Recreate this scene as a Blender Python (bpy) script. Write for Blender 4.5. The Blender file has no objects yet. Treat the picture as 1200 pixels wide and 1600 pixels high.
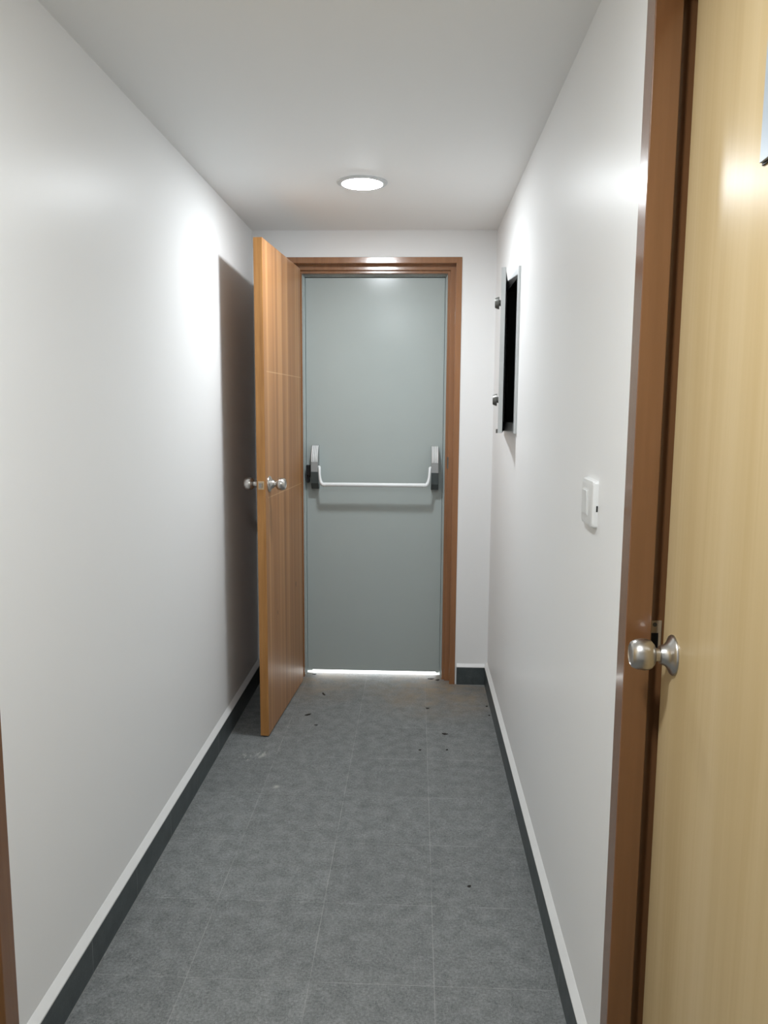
import bpy, bmesh, math, random
from mathutils import Vector, Matrix

random.seed(4)
SC = bpy.context.scene
COL = SC.collection
R = math.radians

# ------------------------------------------------------------------ camera
cam_data = bpy.data.cameras.new('camera')
cam = bpy.data.objects.new('camera', cam_data)
COL.objects.link(cam)
cam_data.sensor_fit = 'VERTICAL'
cam_data.sensor_height = 36.0
cam_data.lens = 1223.0 / 1600.0 * 36.0
cam_data.clip_start = 0.02
FW = Vector((-0.04065, 0.99044, -0.13183)).normalized()
RT = Vector((0.99911, 0.0418, 0.00598))
RT = (RT - FW * RT.dot(FW)).normalized()
UP = RT.cross(FW)
m = Matrix((RT, UP, -FW)).transposed().to_4x4()
m.translation = Vector((0, 0, 1.3503))
cam.matrix_world = m
SC.camera = cam

# ------------------------------------------------------------------ light, exposure
LAMP_MAIN = 200.0
LAMP_BACK = 290.0
LAMP_COL = (0.935, 0.99, 1.03)
SKY = 9.0
SC.view_settings.view_transform = 'Standard'
SC.view_settings.look = 'None'
SC.view_settings.exposure = 0.30
SC.view_settings.gamma = 1.0
SC.view_settings.use_curve_mapping = False

world = bpy.data.worlds.new('daylight')
SC.world = world
world.use_nodes = True
bg = world.node_tree.nodes['Background']
bg.inputs['Color'].default_value = (0.95, 0.98, 1.0, 1)
bg.inputs['Strength'].default_value = SKY

# ------------------------------------------------------------------ dimensions (metres)
XL, XR = -0.7726, 0.3587      # side walls
YB = 3.733                    # wall with the exit door
YF = -1.25                    # wall behind the camera
H = 2.16
WT = 0.125                    # wall thickness

# ------------------------------------------------------------------ materials
class NT:
    def __init__(self, name):
        self.m = bpy.data.materials.new(name)
        self.m.use_nodes = True
        self.t = self.m.node_tree
        self.b = self.t.nodes['Principled BSDF']
    def n(self, typ, **kw):
        nd = self.t.nodes.new(typ)
        for k, v in kw.items():
            if k in nd.inputs.keys():
                s = nd.inputs[k]
                if hasattr(v, 'is_output'): self.t.links.new(v, s)
                else: s.default_value = v
            else:
                setattr(nd, k, v)
        return nd
    def link(self, a, b): self.t.links.new(a, b)
    def math(self, op, a, b=None, c=None, clamp=False):
        nd = self.t.nodes.new('ShaderNodeMath'); nd.operation = op; nd.use_clamp = clamp
        for i, v in enumerate((a, b, c)):
            if v is None: continue
            if hasattr(v, 'is_output'): self.t.links.new(v, nd.inputs[i])
            else: nd.inputs[i].default_value = v
        return nd.outputs[0]
    def mix(self, f, a, b):
        nd = self.t.nodes.new('ShaderNodeMix'); nd.data_type = 'RGBA'
        for s, v in ((nd.inputs[0], f), (nd.inputs[6], a), (nd.inputs[7], b)):
            if hasattr(v, 'is_output'): self.t.links.new(v, s)
            elif isinstance(v, (int, float)): s.default_value = v
            else: s.default_value = (*v, 1)
        return nd.outputs[2]
    def ramp(self, f, stops):
        nd = self.t.nodes.new('ShaderNodeValToRGB')
        self.t.links.new(f, nd.inputs[0])
        e = nd.color_ramp.elements
        while len(e) < len(stops): e.new(0.5)
        for el, (p, c) in zip(e, stops):
            el.position = p
            el.color = (*c, 1) if not isinstance(c, (int, float)) else (c, c, c, 1)
        return nd.outputs[0]
    def coord(self):
        return self.t.nodes.new('ShaderNodeTexCoord').outputs['Object']
    def mapped(self, scale, loc=(0, 0, 0)):
        nd = self.t.nodes.new('ShaderNodeMapping')
        nd.inputs['Scale'].default_value = scale
        nd.inputs['Location'].default_value = loc
        self.t.links.new(self.coord(), nd.inputs['Vector'])
        return nd.outputs[0]
    def noise(self, vec, scale, detail=3.0, rough=0.5, dist=0.0):
        nd = self.t.nodes.new('ShaderNodeTexNoise')
        self.t.links.new(vec, nd.inputs['Vector'])
        nd.inputs['Scale'].default_value = scale
        nd.inputs['Detail'].default_value = detail
        nd.inputs['Roughness'].default_value = rough
        nd.inputs['Distortion'].default_value = dist
        return nd.outputs['Fac']
    def bump(self, h, strength, dist=0.001):
        nd = self.t.nodes.new('ShaderNodeBump')
        nd.inputs['Strength'].default_value = strength
        nd.inputs['Distance'].default_value = dist
        self.t.links.new(h, nd.inputs['Height'])
        self.t.links.new(nd.outputs[0], self.b.inputs['Normal'])
    def col(self, v):
        if hasattr(v, 'is_output'): self.t.links.new(v, self.b.inputs['Base Color'])
        else: self.b.inputs['Base Color'].default_value = (*v, 1)
    def set(self, rough=0.5, metal=0.0, spec=0.5):
        self.b.inputs['Roughness'].default_value = rough
        self.b.inputs['Metallic'].default_value = metal
        self.b.inputs['Specular IOR Level'].default_value = spec
        return self

def mat_plain(name, c, rough=0.5, metal=0.0, spec=0.5, var=0.04, scale=60):
    g = NT(name); g.set(rough, metal, spec)
    f = g.noise(g.coord(), scale, 3)
    g.col(g.mix(f, tuple(x * (1 - var) for x in c), tuple(min(1, x * (1 + var)) for x in c)))
    return g.m

def mat_wall(name, c, rough, spec=0.5):
    g = NT(name); g.set(rough, 0, spec)
    f = g.noise(g.coord(), 3.0, 4)
    g.col(g.mix(f, tuple(x * 0.985 for x in c), c))
    a = g.noise(g.mapped((14, 14, 2.0)), 1.0, 2)
    b = g.noise(g.coord(), 180, 2)
    h = g.math('ADD', g.math('MULTIPLY', a, 2.2), g.math('MULTIPLY', b, 0.10))
    g.bump(h, 0.13, 0.002)
    return g.m

def mat_floor():
    g = NT('slate_floor_tile'); g.set(0.55, 0, 0.35)
    co = g.coord()
    sep = g.n('ShaderNodeSeparateXYZ', Vector=co)
    X, Y = sep.outputs[0], sep.outputs[1]
    # fabric-like mottling
    n1 = g.noise(co, 22, 5, 0.65)
    n2 = g.noise(g.mapped((260, 90, 1)), 1.0, 3, 0.6)
    n3 = g.noise(g.mapped((90, 260, 1)), 1.0, 3, 0.6)
    n4 = g.noise(co, 150, 4, 0.7)
    n5 = g.noise(co, 340, 3, 0.7)
    s = g.math('ADD', g.math('MULTIPLY', n1, 0.22), g.math('MULTIPLY', g.math('ADD', n2, n3), 0.14))
    s = g.math('ADD', s, g.math('ADD', g.math('MULTIPLY', n4, 0.28), g.math('MULTIPLY', n5, 0.22)))
    base = g.ramp(s, [(0.40, (0.088, 0.095, 0.095)), (0.52, (0.205, 0.214, 0.212)), (0.63, (0.32, 0.33, 0.325))])
    # tile grid
    u = g.math('DIVIDE', g.math('SUBTRACT', X, 0.0558), 0.2955)
    v = g.math('DIVIDE', g.math('SUBTRACT', Y, 2.885), 0.30)
    cell = g.n('ShaderNodeCombineXYZ', X=g.math('FLOOR', u), Y=g.math('FLOOR', v))
    wn = g.n('ShaderNodeTexWhiteNoise', noise_dimensions='3D'); g.link(cell.outputs[0], wn.inputs['Vector'])
    tint = g.math('MULTIPLY_ADD', wn.outputs['Value'], 0.12, 0.94)
    hs = g.n('ShaderNodeHueSaturation', Color=base, Value=tint)
    def line(w, sz):
        fr = g.math('FRACT', w)
        d = g.math('MINIMUM', fr, g.math('SUBTRACT', 1.0, fr))
        return g.math('LESS_THAN', g.math('MULTIPLY', d, sz), 0.0009)
    ln = g.math('MAXIMUM', line(u, 0.2955), line(v, 0.30))
    brk = g.ramp(g.noise(co, 5.5, 4, 0.7), [(0.40, 0.28), (0.60, 1.0)])
    c = g.mix(g.math('MULTIPLY', ln, g.math('MULTIPLY', brk, 0.75)), hs.outputs[0], (0.36, 0.36, 0.345))
    # trodden brown dust by the exit door
    def blob(px, py, r0, r1):
        dx = g.math('SUBTRACT', X, px); dy = g.math('SUBTRACT', Y, py)
        d = g.math('SQRT', g.math('ADD', g.math('MULTIPLY', dx, dx), g.math('MULTIPLY', dy, dy)))
        return g.ramp(d, [(r0, 1.0), (r1, 0.0)])
    dn = g.ramp(g.noise(co, 9, 6, 0.7, 0.5), [(0.40, 0.0), (0.66, 1.0)])
    dust = g.math('MULTIPLY', g.math('MAXIMUM', blob(0.12, 3.68, 0.04, 0.46), g.math('MULTIPLY', blob(-0.47, 3.75, 0.02, 0.36), 0.9)), g.math('MULTIPLY_ADD', dn, 0.75, 0.22))
    c = g.mix(g.math('MULTIPLY', dust, 0.95), c, (0.30, 0.22, 0.14))
    # white paint smears
    pn = g.ramp(g.noise(g.mapped((40, 12, 1)), 1.0, 4, 0.7), [(0.50, 0.0), (0.56, 1.0)])
    sm = g.math('MAXIMUM', blob(-0.655, 2.865, 0.012, 0.045), g.math('MAXIMUM', blob(-0.60, 2.895, 0.01, 0.04), blob(-0.49, 2.638, 0.003, 0.016)))
    c = g.mix(g.math('MULTIPLY', g.math('MULTIPLY', sm, pn), 0.8), c, (0.46, 0.45, 0.42))
    sp = g.ramp(g.noise(co, 60, 2), [(0.76, 0.0), (0.80, 1.0)])
    c = g.mix(g.math('MULTIPLY', sp, 0.35), c, (0.36, 0.35, 0.33))
    g.col(c)
    g.bump(g.math('ADD', n4, g.math('MULTIPLY', ln, -0.6)), 0.25, 0.0008)
    return g.m

def mat_skirting(name, axis):
    g = NT(name); g.set(0.42, 0, 0.4)
    co = g.coord()
    sep = g.n('ShaderNodeSeparateXYZ', Vector=co)
    n1 = g.noise(co, 20, 5, 0.65); n4 = g.noise(co, 150, 4, 0.7)
    s = g.math('ADD', g.math('MULTIPLY', n1, 0.6), g.math('MULTIPLY', n4, 0.4))
    base = g.ramp(s, [(0.35, (0.040, 0.050, 0.053)), (0.65, (0.082, 0.098, 0.102))])
    u = g.math('DIVIDE', g.math('SUBTRACT', sep.outputs[axis], 2.885), 0.30)
    fr = g.math('FRACT', u)
    d = g.math('MINIMUM', fr, g.math('SUBTRACT', 1.0, fr))
    ln = g.math('LESS_THAN', g.math('MULTIPLY', d, 0.30), 0.0009)
    lo = g.math('LESS_THAN', sep.outputs[2], 0.0030)
    brk = g.ramp(g.noise(co, 7, 3), [(0.4, 0.15), (0.6, 0.8)])
    c = g.mix(g.math('MAXIMUM', g.math('MULTIPLY', ln, brk), g.math('MULTIPLY', lo, 0.8)), base, (0.40, 0.41, 0.40))
    g.col(c)
    return g.m

def mat_teak():
    # vertical-grain orange veneer; x runs across the leaf from hinge to free edge
    g = NT('orange_wood_veneer'); g.set(0.42, 0, 0.45)
    co = g.coord()
    sep = g.n('ShaderNodeSeparateXYZ', Vector=co)
    a = g.noise(g.mapped((30, 0.2, 0.25)), 1.0, 2, 0.5)
    b = g.noise(g.mapped((170, 1.0, 1.1)), 1.0, 4, 0.6)
    s = g.math('ADD', g.math('MULTIPLY', a, 0.70), g.math('MULTIPLY', b, 0.30))
    c = g.ramp(s, [(0.34, (0.285, 0.128, 0.048)), (0.50, (0.385, 0.185, 0.072)), (0.66, (0.50, 0.265, 0.112))])
    # two thin engraved lines
    def ln(z):
        return g.math('LESS_THAN', g.math('ABSOLUTE', g.math('SUBTRACT', sep.outputs[2], z)), 0.0016)
    l = g.math('MAXIMUM', ln(1.490), ln(0.990))
    l = g.math('MULTIPLY', l, g.math('LESS_THAN', sep.outputs[0], 0.635))
    c = g.mix(g.math('MULTIPLY', l, 0.7), c, (0.62, 0.40, 0.21))
    # two little dark knocks
    def dot(x, z, r):
        dx = g.math('SUBTRACT', sep.outputs[0], x); dz = g.math('MULTIPLY', g.math('SUBTRACT', sep.outputs[2], z), 0.45)
        return g.math('LESS_THAN', g.math('SQRT', g.math('ADD', g.math('MULTIPLY', dx, dx), g.math('MULTIPLY', dz, dz))), r)
    k = g.math('MAXIMUM', dot(0.50, 0.482, 0.0045), dot(0.15, 0.526, 0.006))
    c = g.mix(g.math('MULTIPLY', k, 0.85), c, (0.05, 0.025, 0.012))
    g.col(c)
    g.bump(b, 0.12, 0.0006)
    return g.m

def mat_edge():
    g = NT('wood_edge_band'); g.set(0.45, 0, 0.45)
    a = g.noise(g.mapped((50, 50, 3)), 1.0, 4, 0.6)
    g.col(g.ramp(a, [(0.3, (0.36, 0.16, 0.042)), (0.7, (0.52, 0.25, 0.075))]))
    return g.m

def mat_beech():
    g = NT('pale_beech_laminate'); g.set(0.30, 0, 0.09)
    a = g.noise(g.mapped((16, 16, 0.5)), 1.0, 4, 0.6, 0.3)
    b = g.noise(g.mapped((120, 120, 1.2)), 1.0, 3, 0.6)
    s = g.math('ADD', g.math('MULTIPLY', a, 0.75), g.math('MULTIPLY', b, 0.25))
    c = g.ramp(s, [(0.30, (0.525, 0.385, 0.195)), (0.50, (0.575, 0.435, 0.235)), (0.72, (0.625, 0.485, 0.285))])
    g.col(c)
    w = g.noise(g.mapped((30, 30, 1.5)), 1.0, 2)
    g.bump(w, 0.18, 0.0008)
    return g.m

def mat_frame(name, k):
    g = NT(name); g.set(0.22, 0, 0.6)
    g.b.inputs['Coat Weight'].default_value = 0.55
    g.b.inputs['Coat Roughness'].default_value = 0.10
    a = g.noise(g.mapped((40, 40, 2)), 1.0, 4, 0.6)
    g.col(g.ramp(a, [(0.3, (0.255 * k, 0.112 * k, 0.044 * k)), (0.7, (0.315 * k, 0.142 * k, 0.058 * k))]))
    w = g.noise(g.coord(), 70, 3)
    g.bump(w, 0.10, 0.0012)
    return g.m

def mat_metal(name, c, rough, brush=(1.5, 1.5, 14)):
    g = NT(name); g.set(rough, 1.0, 0.5)
    f = g.noise(g.mapped(brush), 20, 4)
    g.col(g.mix(f, tuple(x * 0.94 for x in c), c))
    g.link(g.ramp(f, [(0.2, max(0.05, rough - 0.02)), (0.8, rough + 0.03)]), g.b.inputs['Roughness'])
    return g.m

def mat_emit(name, c, s):
    m_ = bpy.data.materials.new(name); m_.use_nodes = True
    t = m_.node_tree
    b = t.nodes['Principled BSDF']
    b.inputs['Base Color'].default_value = (0.9, 0.9, 0.9, 1)
    b.inputs['Emission Color'].default_value = (*c, 1)
    b.inputs['Emission Strength'].default_value = s
    return m_

M = {}
M['wall'] = mat_wall('satin_white_wall_paint', (0.865, 0.865, 0.86), 0.36, 0.05)
M['ceiling'] = mat_wall('white_ceiling_paint', (0.92, 0.918, 0.905), 0.6, 0.2)
M['ledge'] = mat_plain('white_plaster_ledge', (0.80, 0.80, 0.79), 0.5, var=0.03, scale=25)
M['floor'] = mat_floor()
M['skirt_y'] = mat_skirting('slate_skirting_tile', 1)
M['skirt_x'] = mat_skirting('slate_skirting_tile_end', 0)
M['teak'] = mat_teak()
M['edge'] = mat_edge()
M['beech'] = mat_beech()
M['frame'] = mat_frame('brown_frame_paint', 1.05)
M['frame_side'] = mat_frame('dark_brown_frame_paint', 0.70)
M['steel_paint'] = mat_plain('grey_door_paint', (0.425, 0.478, 0.468), 0.20, 0, 0.4, 0.02, 8)
M['satin'] = mat_metal('satin_stainless', (0.56, 0.54, 0.51), 0.30)
M['brass'] = mat_plain('pale_brass', (0.55, 0.42, 0.27), 0.35, 0.3, 0.5, 0.05)
M['alu'] = mat_plain('silver_lacquer', (0.82, 0.84, 0.84), 0.25, 0.15, 0.5, 0.03)
M['alu_grey'] = mat_plain('grey_moulded_cover', (0.30, 0.31, 0.31), 0.5, 0.0, 0.5, 0.06, 200)
M['bar'] = mat_plain('white_bar_lacquer', (0.80, 0.83, 0.84), 0.30, 0.0, 0.5, 0.02)
M['black'] = mat_plain('black_enamel', (0.010, 0.011, 0.012), 0.45, 0, 0.4, 0.1)
M['breaker'] = mat_plain('grey_breaker_plastic', (0.42, 0.44, 0.45), 0.5, 0, 0.4, 0.1)
M['panel'] = mat_plain('white_panel_enamel', (0.66, 0.68, 0.68), 0.35, 0, 0.5, 0.03)
M['dark_metal'] = mat_plain('dark_lock_metal', (0.16, 0.16, 0.15), 0.35, 0.8, 0.5, 0.08)
M['plastic'] = mat_plain('white_switch_plastic', (0.80, 0.805, 0.795), 0.28, 0, 0.5, 0.01)
M['sign'] = mat_plain('pale_blue_grey_plate', (0.36, 0.41, 0.46), 0.35, 0, 0.5, 0.02)
M['leaf_bit'] = mat_plain('dry_dark_leaf', (0.020, 0.016, 0.012), 0.7, 0, 0.3, 0.3)
M['concrete'] = mat_plain('pale_concrete', (0.55, 0.54, 0.52), 0.8, 0, 0.3, 0.08, 12)
M['lamp_main'] = mat_emit('lamp_diffuser_glow', LAMP_COL, LAMP_MAIN)
M['lamp_back'] = mat_emit('lamp_diffuser_glow_dimmer', LAMP_COL, LAMP_BACK)

# ------------------------------------------------------------------ mesh helpers
def link_mesh(name, bm, mats, parent=None, loc=None, smooth=False, bevel=0, segs=2):
    bmesh.ops.recalc_face_normals(bm, faces=bm.faces[:])
    me = bpy.data.meshes.new(name)
    bm.to_mesh(me); bm.free()
    if not isinstance(mats, (list, tuple)): mats = [mats]
    for mm in mats: me.materials.append(mm)
    if smooth:
        for p in me.polygons: p.use_smooth = True
        try: me.set_sharp_from_angle(angle=R(35))
        except Exception: pass
    o = bpy.data.objects.new(name, me)
    COL.objects.link(o)
    if parent is not None: o.parent = parent
    if loc is not None: o.location = loc
    if bevel:
        b = o.modifiers.new('bevel', 'BEVEL'); b.width = bevel; b.segments = segs; b.limit_method = 'ANGLE'; b.angle_limit = R(40)
    return o

def tag(o, label=None, cat=None, group=None, kind=None):
    if label: o['label'] = label
    if cat: o['category'] = cat
    if group: o['group'] = group
    if kind: o['kind'] = kind
    return o

def empty(name, loc, rz=0.0):
    o = bpy.data.objects.new(name, None); COL.objects.link(o)
    o.location = loc; o.rotation_euler = (0, 0, rz); o.empty_display_size = 0.05
    return o

def add_box(bm, x0, x1, y0, y1, z0, z1):
    v = [bm.verts.new((x, y, z)) for z in (z0, z1) for y in (y0, y1) for x in (x0, x1)]
    for f in ((0, 2, 3, 1), (4, 5, 7, 6), (0, 1, 5, 4), (2, 6, 7, 3), (0, 4, 6, 2), (1, 3, 7, 5)):
        bm.faces.new([v[i] for i in f])
    return v

def box(name, b, mat, parent=None, loc=None, bevel=0, segs=2):
    bm = bmesh.new(); add_box(bm, *b)
    return link_mesh(name, bm, mat, parent, loc, bevel=bevel, segs=segs)

def add_lathe(bm, prof, origin, axis, seg=40, cap=True):
    # prof: list of (radius, distance along axis)
    ax = Vector(axis).normalized()
    t = Vector((0, 0, 1)) if abs(ax.z) < 0.9 else Vector((1, 0, 0))
    e1 = ax.cross(t).normalized(); e2 = ax.cross(e1)
    rings = []
    o = Vector(origin)
    for r, d in prof:
        if r < 1e-6: rings.append([bm.verts.new(o + ax * d)])
        else: rings.append([bm.verts.new(o + ax * d + (e1 * math.cos(2 * math.pi * i / seg) + e2 * math.sin(2 * math.pi * i / seg)) * r) for i in range(seg)])
    for a, b in zip(rings, rings[1:]):
        for i in range(seg):
            j = (i + 1) % seg
            if len(a) == 1 and len(b) == 1: continue
            if len(a) == 1: bm.faces.new((a[0], b[i], b[j]))
            elif len(b) == 1: bm.faces.new((a[i], b[0], a[j]))
            else: bm.faces.new((a[i], b[i], b[j], a[j]))
    if cap:
        for r in (rings[0], rings[-1]):
            if len(r) > 2: bm.faces.new(r)

def lathe(name, prof, origin, axis, mat, parent=None, seg=40, cap=True):
    bm = bmesh.new(); add_lathe(bm, prof, origin, axis, seg, cap)
    return link_mesh(name, bm, mat, parent, smooth=True)

def add_tube(bm, pts, rad, seg=16, flat=1.0):
    pts = [Vector(p) for p in pts]
    rings = []
    prev = None
    for i, p in enumerate(pts):
        d = (pts[min(i + 1, len(pts) - 1)] - pts[max(i - 1, 0)]).normalized()
        if prev is None:
            t = Vector((0, 1, 0)) if abs(d.y) < 0.9 else Vector((0, 0, 1))
            e1 = d.cross(t).normalized()
        else:
            e1 = (prev - d * prev.dot(d)).normalized()
        prev = e1
        e2 = d.cross(e1)
        r = rad[i] if isinstance(rad, (list, tuple)) else rad
        rings.append([bm.verts.new(p + (e1 * math.cos(2 * math.pi * k / seg) + e2 * math.sin(2 * math.pi * k / seg) * flat) * r) for k in range(seg)])
    for a, b in zip(rings, rings[1:]):
        for k in range(seg):
            j = (k + 1) % seg
            bm.faces.new((a[k], b[k], b[j], a[j]))
    bm.faces.new(rings[0]); bm.faces.new(rings[-1])

def tube(name, pts, rad, mat, parent=None, seg=16, flat=1.0):
    bm = bmesh.new(); add_tube(bm, pts, rad, seg, flat)
    return link_mesh(name, bm, mat, parent, smooth=True)

def smooth_path(ctrl, n=8):
    c = [Vector(p) for p in ctrl]; c = [c[0] * 2 - c[1]] + c + [c[-1] * 2 - c[-2]]
    out = []
    for i in range(1, len(c) - 2):
        p0, p1, p2, p3 = c[i - 1:i + 3]
        for k in range(n):
            t = k / n
            out.append(0.5 * ((2 * p1) + (p2 - p0) * t + (2 * p0 - 5 * p1 + 4 * p2 - p3) * t * t + (3 * p1 - p0 - 3 * p2 + p3) * t ** 3))
    out.append(c[-2])
    return out

def prism(name, outline, a0, a1, axis, mat, parent=None, bevel=0, smooth=False):
    # outline: 2-D polygon; extruded along axis ('x','y','z') from a0 to a1
    bm = bmesh.new()
    def P(u, v, a):
        return {'x': (a, u, v), 'y': (u, a, v), 'z': (u, v, a)}[axis]
    A = [bm.verts.new(P(u, v, a0)) for u, v in outline]
    B = [bm.verts.new(P(u, v, a1)) for u, v in outline]
    bm.faces.new(A); bm.faces.new(B)
    n = len(outline)
    for i in range(n):
        j = (i + 1) % n
        bm.faces.new((A[i], B[i], B[j], A[j]))
    return link_mesh(name, bm, mat, parent, bevel=bevel, smooth=smooth)

def wall_mesh(name, axis, near, far, u0, u1, z0, z1, holes, mat):
    # a wall slab between planes near/far on the given axis with rectangular holes (u0,u1,z0,z1)
    us = sorted({u0, u1, *[h[0] for h in holes], *[h[1] for h in holes]})
    zs = sorted({z0, z1, *[h[2] for h in holes], *[h[3] for h in holes]})
    us = [u for u in us if u0 <= u <= u1]; zs = [z for z in zs if z0 <= z <= z1]
    def solid(i, j):
        if not (0 <= i < len(us) - 1 and 0 <= j < len(zs) - 1): return False
        cu = (us[i] + us[i + 1]) / 2; cz = (zs[j] + zs[j + 1]) / 2
        return not any(h[0] < cu < h[1] and h[2] < cz < h[3] for h in holes)
    bm = bmesh.new()
    cache = {}
    def V(u, z, d):
        k = (u, z, d)
        if k not in cache:
            cache[k] = bm.verts.new((d, u, z) if axis == 'x' else (u, d, z))
        return cache[k]
    for i in range(len(us) - 1):
        for j in range(len(zs) - 1):
            if not solid(i, j): continue
            a, b, c, d = us[i], us[i + 1], zs[j], zs[j + 1]
            for pl in (near, far):
                bm.faces.new([V(a, c, pl), V(b, c, pl), V(b, d, pl), V(a, d, pl)])
            if not solid(i - 1, j): bm.faces.new([V(a, c, near), V(a, d, near), V(a, d, far), V(a, c, far)])
            if not solid(i + 1, j): bm.faces.new([V(b, c, near), V(b, d, near), V(b, d, far), V(b, c, far)])
            if not solid(i, j - 1): bm.faces.new([V(a, c, near), V(b, c, near), V(b, c, far), V(a, c, far)])
            if not solid(i, j + 1): bm.faces.new([V(a, d, near), V(b, d, near), V(b, d, far), V(a, d, far)])
    o = link_mesh(name, bm, mat)
    return tag(o, kind='structure')

def frame_mesh(name, prof, opening, base, sign, axis, mats, parent=None, z0=0.0):
    # U-shaped door frame swept along an opening outline.
    # prof: closed polygon of (inset, depth); inset 0 = outer edge of the frame, depth 0 = wall face (into the wall +)
    u0, u1, zt = opening
    bm = bmesh.new()
    secs = []
    corner = [('L', z0), ('L', None), ('R', None), ('R', z0)]
    for side, zz in corner:
        sec = []
        for ins, dep in prof:
            u = u0 + ins if side == 'L' else u1 - ins
            z = zz if zz is not None else zt - ins
            d = base + sign * dep
            sec.append(bm.verts.new((d, u, z) if axis == 'x' else (u, d, z)))
        secs.append(sec)
    n = len(prof)
    for a, b in zip(secs, secs[1:]):
        for i in range(n):
            j = (i + 1) % n
            bm.faces.new((a[i], b[i], b[j], a[j]))
    bm.faces.new(secs[0]); bm.faces.new(secs[-1])
    return link_mesh(name, bm, mats, parent, bevel=0.0012, segs=2)

# ------------------------------------------------------------------ the setting
# exit doorway outer frame limits
FX0, FX1, FZ = -0.615, 0.2005, 2.040
PY0, PY1, PZ0, PZ1 = 2.842, 3.252, 1.262, 1.846          # electrical panel outline in the right wall
DY0, DY1, DZ = 0.46, 1.345, 2.04                          # right side doorway outline
LY0, LY1 = 0.47, 1.367                                    # left side doorway outline

bm = bmesh.new()
add_box(bm, XL - WT, XR + WT, YF - WT, 3.864, -0.06, 0.0)
fl = tag(link_mesh('floor', bm, M['floor']), 'dark grey fabric-textured slate tile floor of the corridor', 'floor', kind='structure')
bm = bmesh.new()
add_box(bm, XL - WT, XR + WT, YF - WT, YB + 0.20, H, H + 0.08)
tag(link_mesh('ceiling', bm, M['ceiling']), 'plain white corridor ceiling with a round downlight', 'ceiling', kind='structure')

wl = wall_mesh('wall_left', 'x', XL, XL - WT, YF - WT, YB + 0.20, 0, H, [(LY0 + 0.012, LY1 - 0.012, -1, DZ - 0.012)], M['wall'])
tag(wl, 'white satin wall on the side of the open wooden door', 'wall')
wr = wall_mesh('wall_right', 'x', XR, XR + WT, YF - WT, YB + 0.20, 0, H,
               [(DY0 + 0.012, DY1 - 0.012, -1, DZ - 0.012), (PY0 + 0.012, PY1 - 0.012, PZ0 + 0.012, PZ1 - 0.012)], M['wall'])
tag(wr, 'white satin wall holding the electrical panel and light switch', 'wall')
wb = wall_mesh('wall_back', 'y', YB, YB + 0.20, XL, XR, 0, H, [(FX0 + 0.012, FX1 - 0.012, -1, FZ - 0.012)], M['wall'])
tag(wb, 'white end wall around the exit doorway', 'wall')
wf = wall_mesh('wall_front', 'y', YF, YF - WT, XL, XR, 0, H, [], M['wall'])
tag(wf, 'white wall closing the corridor opposite the exit', 'wall')

# dark rooms behind the two side doors, closed so that no daylight leaks in
def closet(name, x0, x1, label):
    bm = bmesh.new()
    s = 1 if x1 > x0 else -1
    t = 0.08 * s
    add_box(bm, min(x1, x1 + t), max(x1, x1 + t), 0.2, 1.75, 0, H)
    add_box(bm, min(x0, x1), max(x0, x1), 0.12, 0.2, 0, H)
    add_box(bm, min(x0, x1), max(x0, x1), 1.75, 1.83, 0, H)
    add_box(bm, min(x0, x1 + t), max(x0, x1 + t), 0.12, 1.83, H, H + 0.08)
    add_box(bm, min(x0, x1 + t), max(x0, x1 + t), 0.12, 1.83, -0.06, 0)
    return tag(link_mesh(name, bm, M['wall']), label, 'wall', kind='structure')
closet('wall_side_room', XR + WT, XR + WT + 0.9, 'walls of the unlit room behind the pale beech door')
closet('wall_other_room', XL - WT, XL - WT - 0.25, 'walls of the unlit room behind the closed side door')

# landing outside the exit
bm = bmesh.new()
add_box(bm, -2.5, 2.5, 3.864, 7.5, -0.12, -0.012)
tag(link_mesh('ground_landing', bm, M['concrete']), 'sunlit pale landing outside the exit, seen through the gap under the door', 'ground', kind='structure')

# skirting: slate tile with a white plaster ledge on top
def skirting(name, wx, sgn, y0, y1, label):
    t = 0.013
    o = prism(name, [(wx, 0), (wx + sgn * t, 0), (wx + sgn * t, 0.090), (wx, 0.090)], y0, y1, 'y', M['skirt_y'])
    tag(o, label, 'skirting', kind='structure')
    prism('plaster_ledge', [(wx, 0.090), (wx + sgn * t * 1.04, 0.090), (wx + sgn * t * 1.04, 0.094), (wx + sgn * 0.0005, 0.114), (wx, 0.114)], y0, y1, 'y', M['ledge'], o)
    return o
skirting('baseboard_left', XL, 1, LY1, YB - 0.0005, 'slate skirting with white ledge running behind the open wooden door')
skirting('baseboard_right', XR, -1, DY1, YB - 0.0005, 'slate skirting with white ledge under the electrical panel')
def skirt_end(name, x0, x1, label):
    t = 0.013
    o = prism(name, [(YB, 0), (YB - t, 0), (YB - t, 0.090), (YB, 0.090)], x0, x1, 'x', M['skirt_x'])
    tag(o, label, 'skirting', kind='structure')
    prism('plaster_ledge', [(YB, 0.090), (YB - t * 1.04, 0.090), (YB - t * 1.04, 0.093), (YB - 0.0005, 0.106), (YB, 0.106)], x0, x1, 'x', M['ledge'], o)
skirt_end('baseboard_back', FX1 + 0.008, XR - 0.0135, 'short slate skirting between exit frame and corner')
skirt_end('baseboard_corner', XL + 0.0135, FX0 - 0.004, 'short slate skirting hidden behind the open wooden door')

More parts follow.
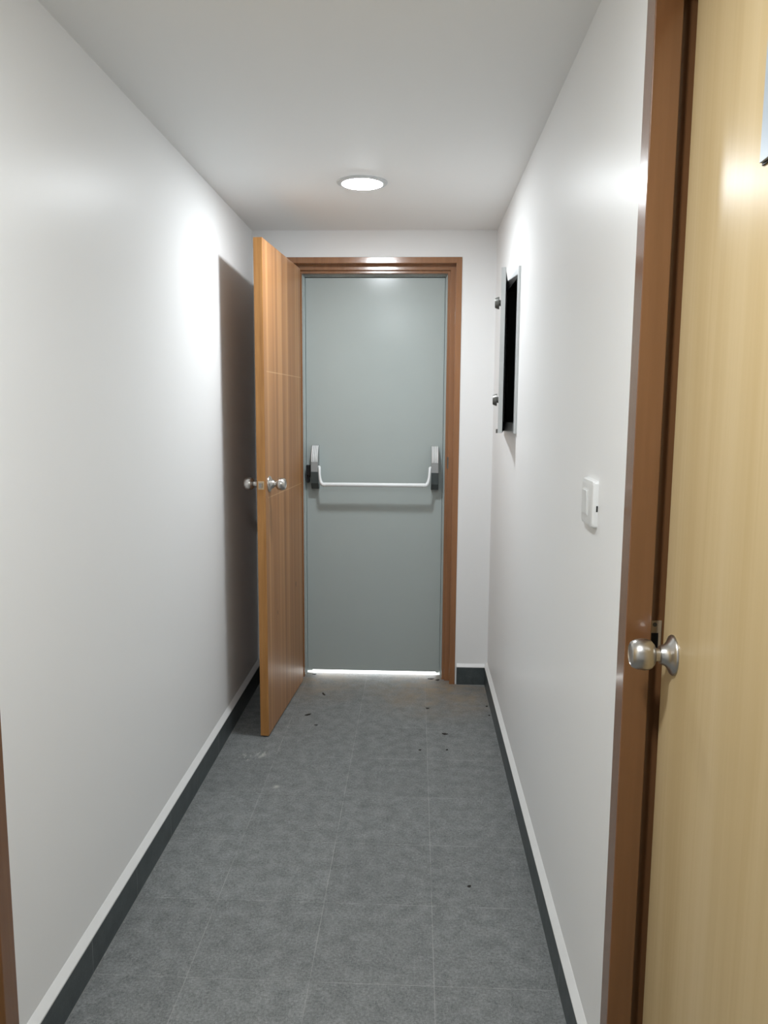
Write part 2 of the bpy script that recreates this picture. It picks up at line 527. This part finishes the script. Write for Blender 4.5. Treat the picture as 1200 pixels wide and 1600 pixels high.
# frames ------------------------------------------------------------
exit_prof = [(0, -0.004), (0.0270, -0.004), (0.0270, 0.046), (0.0500, 0.046), (0.0500, 0.062), (0.0625, 0.062), (0.0625, 0.090), (0.0, 0.090)]
tr = frame_mesh('trim_1', exit_prof, (FX0, FX1, FZ), YB, 1, 'y', M['frame'])
tag(tr, 'stepped brown door frame around the grey exit door', 'door frame', kind='structure')
for dx, dz in ((0.1535, 1.105),):
    bm = bmesh.new()
    add_box(bm, 0.1475, 0.1535, YB + 0.0448, YB + 0.0462, 1.062, 1.118)
    link_mesh('strike_recess', bm, M['dark_metal'], tr)

steel_prof = [(0.040, 0.090), (0.0655, 0.090), (0.0655, 0.112), (0.071, 0.112), (0.071, 0.1595), (0.090, 0.1595), (0.090, 0.176), (0.040, 0.176)]
st = frame_mesh('trim_2', steel_prof, (FX0, FX1, FZ), YB, 1, 'y', M['steel_paint'])
tag(st, 'grey steel inner frame of the exit door', 'door frame', kind='structure')

def side_frame(name, wx, sgn, y0, y1, label):
    # sgn: direction from the corridor into the wall
    g = bmesh.new()
    def add(prof_l, prof_r):
        pass
    far = [(0, -0.003), (0.047, -0.003), (0.047, 0.040), (0.027, 0.040), (0.027, 0.128), (0, 0.128)]
    near = [(0, -0.003), (0.047, -0.003), (0.047, 0.010), (0.034, 0.010), (0.034, 0.128), (0, 0.128)]
    secs = []
    for side, top in (('N', 0), ('N', 1), ('F', 1), ('F', 0)):
        pr = near if side == 'N' else far
        sec = []
        for i, (ins, dep) in enumerate(pr):
            u = y0 + ins if side == 'N' else y1 - ins
            z = DZ - ins if top else 0.0
            sec.append(g.verts.new((wx + sgn * dep, u, z)))
        secs.append(sec)
    n = len(far)
    for a, b in zip(secs, secs[1:]):
        for i in range(n):
            j = (i + 1) % n
            g.faces.new((a[i], b[i], b[j], a[j]))
    g.faces.new(secs[0]); g.faces.new(secs[-1])
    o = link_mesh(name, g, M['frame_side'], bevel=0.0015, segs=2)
    return tag(o, label, 'door frame', kind='structure')
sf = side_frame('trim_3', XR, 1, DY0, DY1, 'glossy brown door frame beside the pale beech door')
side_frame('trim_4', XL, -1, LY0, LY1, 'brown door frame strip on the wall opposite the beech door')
# strike plate on the rebate of the right frame
kx = XR + 0.0405
bm = bmesh.new()
add_box(bm, kx, kx + 0.022, DY1 - 0.0284, DY1 - 0.0268, 0.928, 0.9935)
sp = tag(link_mesh('strike_plate', bm, M['brass'], sf, bevel=0.0004), 'small pale metal strike plate')
bm = bmesh.new()
add_lathe(bm, [(0.0, 0), (0.0038, 0), (0.0034, 0.0010), (0, 0.0010)], (kx + 0.0105, DY1 - 0.0284, 0.9865), (0, -1, 0), 16)
link_mesh('screw', bm, M['dark_metal'], sp)
bm = bmesh.new()
add_box(bm, kx + 0.005, kx + 0.017, DY1 - 0.0287, DY1 - 0.0283, 0.945, 0.972)
link_mesh('bolt_hole', bm, M['black'], sp)

# ------------------------------------------------------------------ exit door
DYF = 3.845                    # front face of the steel leaf
d1 = empty('door_1', (-0.545, DYF, 0))
tag(d1, 'grey steel exit door with a silver push bar', 'door', kind='structure')
d1c = Vector(d1.location)
def L1(b): return (b[0] - d1c.x, b[1] - d1c.x, b[2] - d1c.y, b[3] - d1c.y, b[4], b[5])
box('door_leaf', L1((-0.5425, 0.1280, DYF, DYF + 0.045, 0.0215, 1.9655)), M['steel_paint'], d1, bevel=0.002)
# push-bar housings: ribbed crown, plain middle, undercut foot coloured dark as its shade
def housing(cx, name):
    y = DYF - d1c.y
    zt, zb = 1.168, 0.930
    hw = 0.0170
    x = cx - d1c.x
    def crown(t): return 0.020 + 0.046 * math.sin(t * math.pi / 2) ** 0.8
    top = [(y - crown(k / 12), 1.164 - 0.078 * k / 12) for k in range(13)]
    base = prism('push_bar_housing', [(y, 1.168), (y - 0.016, 1.168)] + top + [(y - 0.067, 1.040), (y - 0.054, 0.985), (y - 0.036, 0.957), (y, 0.955)],
                 x - hw, x + hw, 'x', M['alu_grey'], d1, bevel=0.002)
    base.name = 'push_bar_housing'
    # ribbed silver crown
    bm = bmesh.new()
    n = 4
    wd = 2 * hw / n
    for r in range(n):
        xa = x - hw + r * wd + 0.0008; xb = xa + wd - 0.0016
        prev = None
        for k in range(12):
            t = k / 11
            z = 1.166 - t * 0.078
            d = crown(t) + 0.0015
            row = [bm.verts.new((xa, y - d + 0.003, z)), bm.verts.new((xa + 0.0016, y - d - 0.0005, z)), bm.verts.new(((xa + xb) / 2, y - d - 0.0016, z)), bm.verts.new((xb - 0.0016, y - d - 0.0005, z)), bm.verts.new((xb, y - d + 0.003, z))]
            if prev:
                for i in range(4): bm.faces.new((prev[i], row[i], row[i + 1], prev[i + 1]))
            prev = row
    cr = link_mesh('ribbed_crown', bm, M['alu'], base, smooth=True)
    tag(cr, 'bright silver ribbed upper cover')
    # undercut foot: shade of the underside put into its dark grey
    bm = bmesh.new()
    A = [(y - 0.0685, 1.041), (y - 0.0555, 0.984), (y - 0.037, 0.955), (y, 0.953), (y, 0.975), (y - 0.030, 0.980), (y - 0.060, 1.041)]
    f0 = [bm.verts.new((x - hw - 0.001, u, v)) for u, v in A]; f1 = [bm.verts.new((x + hw + 0.001, u, v)) for u, v in A]
    bm.faces.new(f0); bm.faces.new(f1)
    for i in range(len(A)):
        j = (i + 1) % len(A); bm.faces.new((f0[i], f1[i], f1[j], f0[j]))
    ft = link_mesh('housing_foot', bm, M['dark_grey'], base, bevel=0.0015)
    tag(ft, 'undercut lower cover with the shade of its underside coloured dark grey')
    return base
M['dark_grey'] = mat_plain('dark_grey_foot_shade', (0.075, 0.09, 0.09), 0.5, 0, 0.4, 0.06, 150)
HLX, HRX = -0.4955, 0.0900
housing(HLX, 'l'); housing(HRX, 'r')
# push bar with its two curved arms
y = DYF - d1c.y
def arm(cx, s):
    x = cx - d1c.x
    pts = smooth_path([(x + s * 0.012, y - 0.050, 1.062), (x + s * 0.0235, y - 0.054, 1.063), (x + s * 0.0255, y - 0.062, 1.050), (x + s * 0.028, y - 0.072, 1.020), (x + s * 0.034, y - 0.080, 0.994), (x + s * 0.043, y - 0.084, 0.982), (x + s * 0.056, y - 0.084, 0.980)], 6)
    n = len(pts)
    return tube('bar_arm', pts, [0.0062 + 0.0048 * max(0, (i / (n - 1) - 0.5) * 2) for i in range(n)], M['bar'], d1, 16)
arm(HLX, 1); arm(HRX, -1)
tube('push_bar', [(HLX - d1c.x + 0.050, y - 0.084, 0.981), (HRX - d1c.x - 0.050, y - 0.084, 0.981)], 0.0102, M['bar'], d1, 20)
bm = bmesh.new()
add_box(bm, HLX - d1c.x - 0.044, HLX - d1c.x - 0.020, y - 0.040, y, 1.020, 1.070)
add_box(bm, HLX - d1c.x - 0.044, HLX - d1c.x - 0.030, y - 0.030, y, 0.985, 1.020)
lb = link_mesh('latch_case', bm, M['black'], d1, bevel=0.002)
tag(lb, 'black latch block beside the bar housing')

# ------------------------------------------------------------------ knob builder
KNOB = [(0.0, 0.0), (0.0325, 0.0), (0.0325, 0.0020), (0.0310, 0.0042), (0.0235, 0.0075), (0.0178, 0.0125), (0.0155, 0.0185), (0.0145, 0.0212), (0.0108, 0.0220), (0.0108, 0.0285),
        (0.0170, 0.0305), (0.0225, 0.0350), (0.0252, 0.0420), (0.0255, 0.0500), (0.0240, 0.0580), (0.0205, 0.0650), (0.0168, 0.0672), (0.0160, 0.0660), (0.0080, 0.0650), (0.0, 0.0650)]
def knob(parent, origin, axis, name='door_knob'):
    k = 6
    rose = lathe('knob_rose', KNOB[:9] + [(0.0, 0.0270)], origin, axis, M['satin'], parent)
    kn = lathe(name, [(0.0, 0.0255)] + KNOB[8:], origin, axis, M['satin'], parent)
    return rose, kn

# ------------------------------------------------------------------ wooden door standing open (hinged on the exit frame)
hinge = Vector((-0.5895, 3.7265, 0))
# local +x runs from hinge to free edge; local +y is the face turned to the corridor
free = Vector((-0.5954, 3.0555, 0)); faceh = Vector((-0.5500, 3.7335, 0))
dirv = (free - faceh).normalized()
ang = math.atan2(dirv.y, dirv.x)
d2 = empty('door_2', faceh, ang)
tag(d2, 'orange wood-veneer door standing open against the wall with the shadow', 'door', kind='structure')
LW = 0.678; LT = 0.0345
bm = bmesh.new()
add_box(bm, 0.0, LW - 0.004, -LT, 0.0, 0.006, 1.990)
leaf = link_mesh('door_leaf', bm, M['teak'], d2, bevel=0.0012)
bm = bmesh.new()
add_box(bm, LW - 0.0035, LW, -LT, 0.0, 0.006, 1.990)
tag(link_mesh('edge_band', bm, M['edge'], d2, bevel=0.0008), 'brighter orange edge lipping')
KZ = 1.044
knob(d2, (LW - 0.062, 0.0, KZ), (0, 1, 0))
knob(d2, (LW - 0.062, -LT, KZ), (0, -1, 0))
bm = bmesh.new()
add_box(bm, LW, LW + 0.0012, -LT / 2 - 0.012, -LT / 2 + 0.012, KZ - 0.017, KZ + 0.016)
fp = tag(link_mesh('latch_plate', bm, M['brass'], d2, bevel=0.0004), 'pale metal latch plate')
bm = bmesh.new()
prof = [(-0.0075, 0.0), (0.0055, 0.0), (0.0055, 0.011), (0.003, 0.012), (-0.0075, 0.002)]
A = [bm.verts.new((LW + 0.0012 + h, -LT / 2 + u, KZ - 0.009)) for u, h in prof]; B = [bm.verts.new((LW + 0.0012 + h, -LT / 2 + u, KZ + 0.009)) for u, h in prof]
bm.faces.new(A); bm.faces.new(B)
for i in range(len(A)):
    j = (i + 1) % len(A); bm.faces.new((A[i], B[i], B[j], A[j]))
link_mesh('latch_bolt', bm, M['satin'], fp)
for z in (0.25, 1.05, 1.78):
    lathe('hinge', [(0, 0), (0.006, 0), (0.006, 0.09), (0, 0.09)], (-0.004, -LT - 0.004, z - 0.045), (0, 0, 1), M['satin'], d2, 16)

# ------------------------------------------------------------------ pale beech door, slightly ajar
th = R(1.7)
fe = Vector((0.4165, 1.2905, 0))           # free corner of the visible face
BW = 0.775
hp = fe + Vector((-math.sin(th), -math.cos(th), 0)) * BW
ang = math.atan2((fe - hp).y, (fe - hp).x)
d3 = empty('door_3', hp, ang)              # local +x towards the free edge, local +y towards the corridor
tag(d3, 'pale beech laminate door slightly ajar in the brown frame', 'door', kind='structure')
box('door_leaf', (0, BW, -0.036, 0, 0.008, 1.998), M['beech'], d3, bevel=0.0012)
knob(d3, (BW - 0.058, 0, 0.960), (0, 1, 0))
knob(d3, (BW - 0.058, -0.036, 0.960), (0, -1, 0))
bm = bmesh.new()
add_box(bm, BW - 0.30 - 0.22, BW - 0.300, 0.0022, 0.0060, 1.640, 1.860)
sg = link_mesh('sign_plate', bm, M['sign'], d3, bevel=0.0006)
tag(sg, 'pale blue-grey door sign plate')
bm = bmesh.new()
add_box(bm, BW - 0.298 - 0.224, BW - 0.298, 0.0, 0.0022, 1.6375, 1.8625)
link_mesh('sign_edge_shade', bm, M['black'], sg)  # black sheet stands in for the shaded lower edge of the plate

# closed door on the opposite wall, just out of the photograph apart from its frame
d4 = empty('door_4', (XL - 0.041, LY1 - 0.036, 0))
tag(d4, 'closed beech door in the brown frame opposite', 'door', kind='structure')
box('door_leaf', (-0.036, 0, -(LY1 - LY0 - 0.072), 0, 0.008, 2.000), M['beech'], d4, bevel=0.0012)

# ------------------------------------------------------------------ downlights
def downlight(x, yy, glow, label):
    o = empty('ceiling_downlight', (x, yy, H))
    tag(o, label, 'ceiling light', 'round downlights in the ceiling')
    lathe('trim_ring', [(0.074, -0.0005), (0.092, -0.0005), (0.0915, -0.003), (0.084, -0.0070), (0.074, -0.0070), (0.074, -0.0005)], (0, 0, 0), (0, 0, 1), M['panel'], o, 64, False)
    lathe('diffuser', [(0.0, -0.0125), (0.030, -0.0118), (0.055, -0.0100), (0.068, -0.0080), (0.0738, -0.0055), (0.0738, -0.0008), (0.0, -0.0008)], (0, 0, 0), (0, 0, 1), glow, o, 64)
    return o
downlight(-0.208, 2.964, M['lamp_main'], 'round white downlight glowing in the ceiling before the exit door')
downlight(-0.22, 0.62, M['lamp_back'], 'round white downlight above the pale beech door, out of the frame')

# ------------------------------------------------------------------ electrical panel let into the right wall
ep = empty('electrical_panel', (XR, (PY0 + PY1) / 2, PZ0))
tag(ep, 'open recessed electrical panel with white rim and black inside on the white wall', 'electrical panel')
e0 = Vector(ep.location)
def E(b): return (b[0] - e0.x, b[1] - e0.x, b[2] - e0.y, b[3] - e0.y, b[4] - e0.z, b[5] - e0.z)
# white flange
bm = bmesh.new()
fw = 0.036
for b in ((PY0, PY1, PZ0, PZ0 + fw), (PY0, PY1, PZ1 - fw, PZ1), (PY0, PY0 + fw, PZ0 + fw, PZ1 - fw), (PY1 - fw, PY1, PZ0 + fw, PZ1 - fw)):
    add_box(bm, *E((XR - 0.0090, XR + 0.001, *b)))
bmesh.ops.remove_doubles(bm, verts=bm.verts[:], dist=0.00005)
link_mesh('flange', bm, M['panel'], ep)
# black recessed box (five sides)
bm = bmesh.new()
a, b_, c, d = PY0 + 0.034, PY1 - 0.034, PZ0 + 0.034, PZ1 - 0.034
dp = XR + 0.105
add_box(bm, *E((dp - 0.002, dp, a, b_, c, d)))
add_box(bm, *E((XR - 0.006, dp, a, a + 0.002, c, d)))
add_box(bm, *E((XR - 0.006, dp, b_ - 0.002, b_, c, d)))
add_box(bm, *E((XR - 0.006, dp, a, b_, c, c + 0.002)))
add_box(bm, *E((XR - 0.006, dp, a, b_, d - 0.002, d)))
link_mesh('housing', bm, M['black'], ep)
# breaker rows
for yy, z0, n in ((3.075, 1.62, 8), (2.955, 1.47, 13)):
    for i in range(n):
        zz = z0 + i * 0.0182
        if zz > PZ1 - 0.065: break
        o = box('circuit_breaker', E((dp - 0.062, dp - 0.002, yy - 0.040, yy + 0.040, zz, zz + 0.0172)), M['breaker'], ep, bevel=0.001)
        box('toggle', E((dp - 0.072, dp - 0.062, yy - 0.010, yy + 0.006, zz + 0.004, zz + 0.013)), M['black'], o)
box('earth_terminal', E((dp - 0.075, dp - 0.002, 2.93, 2.985, 1.335, 1.385)), M['breaker'], ep, bevel=0.004)
# cables
for k, (ya, yb) in enumerate(((3.10, 3.04), (3.13, 3.09), (3.00, 3.02))):
    pts = smooth_path([Vector(E((dp - 0.03, 0, ya, 0, PZ1 - 0.022, 0))[::2]) if False else Vector((dp - 0.03 - e0.x, ya - e0.y, PZ1 - 0.0365 - e0.z)),
                       Vector((dp - 0.06 - e0.x, (ya + yb) / 2 + 0.02 - e0.y, PZ1 - 0.05 - e0.z)), Vector((dp - 0.055 - e0.x, yb - e0.y, PZ1 - 0.085 - e0.z))], 6)
    tube('cable', pts, 0.004, M['black'], ep, 8)
# lid, hinged on the far side, standing a little open
lid_h = Vector((XR - 0.0105, PY1 - 0.004, 0))
lid_f = Vector((0.2955, 2.873, 0))
v = lid_f - lid_h
lid = None
la = math.atan2(v.y, v.x)
lw = v.length
bm = bmesh.new()
# local x from hinge to free edge; local +y is the inner side (towards the wall)
hh = PZ1 - PZ0
add_box(bm, 0, lw, -0.002, 0.0, 0, hh)
add_box(bm, lw - 0.0015, lw, 0.0, 0.014, 0, hh)
add_box(bm, 0, 0.0015, 0.0, 0.008, 0, hh)
add_box(bm, 0.0015, lw - 0.0015, 0.0, 0.012, 0, 0.0015)
add_box(bm, 0.0015, lw - 0.0015, 0.0, 0.012, hh - 0.0015, hh)
lid = link_mesh('lid', bm, M['panel'], ep)
lid.location = (lid_h.x - e0.x, lid_h.y - e0.y, 0)
lid.rotation_euler = (0, 0, la)
box('lid_lining', (0.003, lw - 0.003, 0.0004, 0.0030, 0.003, hh - 0.003), M['black'], lid)
for zz in (hh * 0.205, hh * 0.795):
    bm = bmesh.new()
    add_lathe(bm, [(0, 0), (0.0110, 0), (0.0110, 0.006), (0.0225, 0.0065), (0.0205, 0.014), (0.0170, 0.0215), (0, 0.0215)], (lw - 0.030, -0.002, zz), (0, -1, 0), 28)
    lk = tag(link_mesh('lid_lock', bm, M['dark_metal'], lid, smooth=True), 'dark metal turn lock on the lid')
    bm = bmesh.new()
    add_box(bm, lw - 0.034, lw - 0.026, -0.0235, -0.0212, zz - 0.012, zz + 0.012)
    link_mesh('lock_grip', bm, M['satin'], lk, bevel=0.0006)
    bm = bmesh.new()
    add_box(bm, lw - 0.036, lw - 0.022, 0.003, 0.010, zz - 0.012, zz + 0.030)
    link_mesh('lock_cam', bm, M['dark_metal'], lk, bevel=0.001)
bm = bmesh.new()
add_box(bm, lw - 0.018, lw, -0.0085, -0.002, 0.0, 0.014)
tag(link_mesh('corner_clip', bm, M['dark_metal'], lid, bevel=0.0008), 'small grey clip at the lower corner of the lid')

# ------------------------------------------------------------------ light switch
SY, SZ = 1.598, 1.163
sw = empty('light_switch', (XR, SY, SZ))
tag(sw, 'white surface-mounted rocker light switch on the wall beside the beech door', 'light switch')
def rounded(w, h, r, n=5):
    out = []
    for cx, cy, a0 in ((w - r, h - r, 0), (-w + r, h - r, 90), (-w + r, -h + r, 180), (w - r, -h + r, 270)):
        for k in range(n + 1):
            a = R(a0 + 90 * k / n)
            out.append((cx + r * math.cos(a), cy + r * math.sin(a)))
    return out
bm = bmesh.new()
rings = []
for x_, w_, h_, r_ in ((0.0, 0.0520, 0.0475, 0.006), (-0.007, 0.0515, 0.047, 0.007), (-0.0105, 0.0495, 0.0450, 0.008), (-0.0118, 0.0455, 0.0405, 0.008)):
    rings.append([bm.verts.new((x_, u, v_)) for u, v_ in rounded(w_, h_, r_)])
for p, q in zip(rings, rings[1:]):
    n = len(p)
    for i in range(n):
        j = (i + 1) % n; bm.faces.new((p[i], q[i], q[j], p[j]))
bm.faces.new(rings[0]); bm.faces.new(rings[-1])
cp = link_mesh('cover_box', bm, M['plastic'], sw, smooth=True)
bm = bmesh.new()
add_box(bm, -0.0125, -0.0115, -0.014, 0.036, -0.027, 0.027)
link_mesh('rocker_frame', bm, M['plastic'], sw, bevel=0.0004)
bm = bmesh.new()
vs = [(-0.0122, 0.024), (-0.0152, 0.024), (-0.0138, 0.0), (-0.0132, -0.024), (-0.0122, -0.024)]
A = [bm.verts.new((x_, -0.008, z_)) for x_, z_ in vs]; B = [bm.verts.new((x_, 0.031, z_)) for x_, z_ in vs]
bm.faces.new(A); bm.faces.new(B)
for i in range(len(A)):
    j = (i + 1) % len(A); bm.faces.new((A[i], B[i], B[j], A[j]))
link_mesh('rocker', bm, M['plastic'], sw, bevel=0.0008)
bm = bmesh.new()
add_box(bm, -0.0038, -0.0006, -0.0523, -0.0510, -0.014, -0.002)
tag(link_mesh('cable_notch', bm, M['black'], sw), 'small dark knock-out slot')

# ------------------------------------------------------------------ dry leaf scraps on the floor
def scrap(x, yy, ln, wd, rz, label, group=None, curl=0.0014):
    bm = bmesh.new()
    n = 7
    up, lo = [], []
    for i in range(n):
        t = i / (n - 1)
        w = wd * 0.5 * max(0.06, math.sin(math.pi * t) ** 0.8) * random.uniform(0.75, 1.2)
        z = 0.0016 + curl * (2 * t - 1) ** 2
        up.append(((t - 0.5) * ln, w, z + random.uniform(0, 0.0008)))
        lo.append(((t - 0.5) * ln, -w, z + random.uniform(0, 0.0008)))
    th_ = 0.0007
    zmin = min(p[2] for p in up + lo)
    def V(p, d): return bm.verts.new((p[0], p[1], p[2] - zmin + d))
    ut, lt = [V(p, th_) for p in up], [V(p, th_) for p in lo]
    ub, lb_ = [V(p, 0) for p in up], [V(p, 0) for p in lo]
    for i in range(n - 1):
        bm.faces.new((ut[i], ut[i + 1], lt[i + 1], lt[i])); bm.faces.new((ub[i], lb_[i], lb_[i + 1], ub[i + 1]))
        bm.faces.new((ut[i], ub[i], ub[i + 1], ut[i + 1])); bm.faces.new((lt[i], lt[i + 1], lb_[i + 1], lb_[i]))
    bm.faces.new((ut[0], lt[0], lb_[0], ub[0])); bm.faces.new((ut[-1], ub[-1], lb_[-1], lt[-1]))
    o = link_mesh('leaf_scrap', bm, M['leaf_bit'], None, (x, yy, 0.0002))
    o.rotation_euler = (0, 0, rz)
    return tag(o, label, 'leaf scrap', 'dry leaf scraps on the floor tiles')
SCR = [
    (-0.427, 3.556, 0.040, 0.012, 2.0, 'dark leaf scrap lying upright to the exit, closest to the grey door'),
    (-0.468, 3.303, 0.034, 0.014, 0.6, 'slim dark leaf sliver lying aslant beside the open wooden door'),
    (-0.417, 3.192, 0.016, 0.010, 0.1, 'tiny dark leaf crumb just before the slanting sliver'),
    (0.063, 3.408, 0.018, 0.014, -0.4, 'small dark crumb on the dusty tiles before the exit'),
    (0.132, 3.130, 0.026, 0.016, -0.2, 'plump dark leaf scrap alone in the middle of the tiles'),
    (0.164, 2.079, 0.012, 0.011, 0.4, 'tiny dark speck alone on the tiles nearest the camera'),
    (0.333, 3.446, 0.014, 0.011, 1.0, 'dark crumb against the skirting below the electrical panel'),
    (0.335, 3.340, 0.010, 0.009, 0.3, 'smaller dark crumb by the skirting, second from the corner'),
    (0.134, 2.975, 0.012, 0.010, 0.9, 'small crumb right before the plump leaf scrap'),
    (0.027, 2.969, 0.013, 0.010, 0.2, 'small crumb on the tile joint before the exit'),
    (0.085, 3.800, 0.034, 0.020, 0.1, 'dark leaf scrap lying in the bright gap beside the brown jamb'),
    (0.118, 3.785, 0.024, 0.016, 0.5, 'dark leaf scrap tucked against the foot of the brown jamb'),
    (-0.508, 3.835, 0.022, 0.016, 0.2, 'dark leaf scrap in the bright gap by the wooden door'),
]
for x, yy, ln, wd, rz, lab in SCR:
    scrap(x, yy, ln, wd, rz, lab)
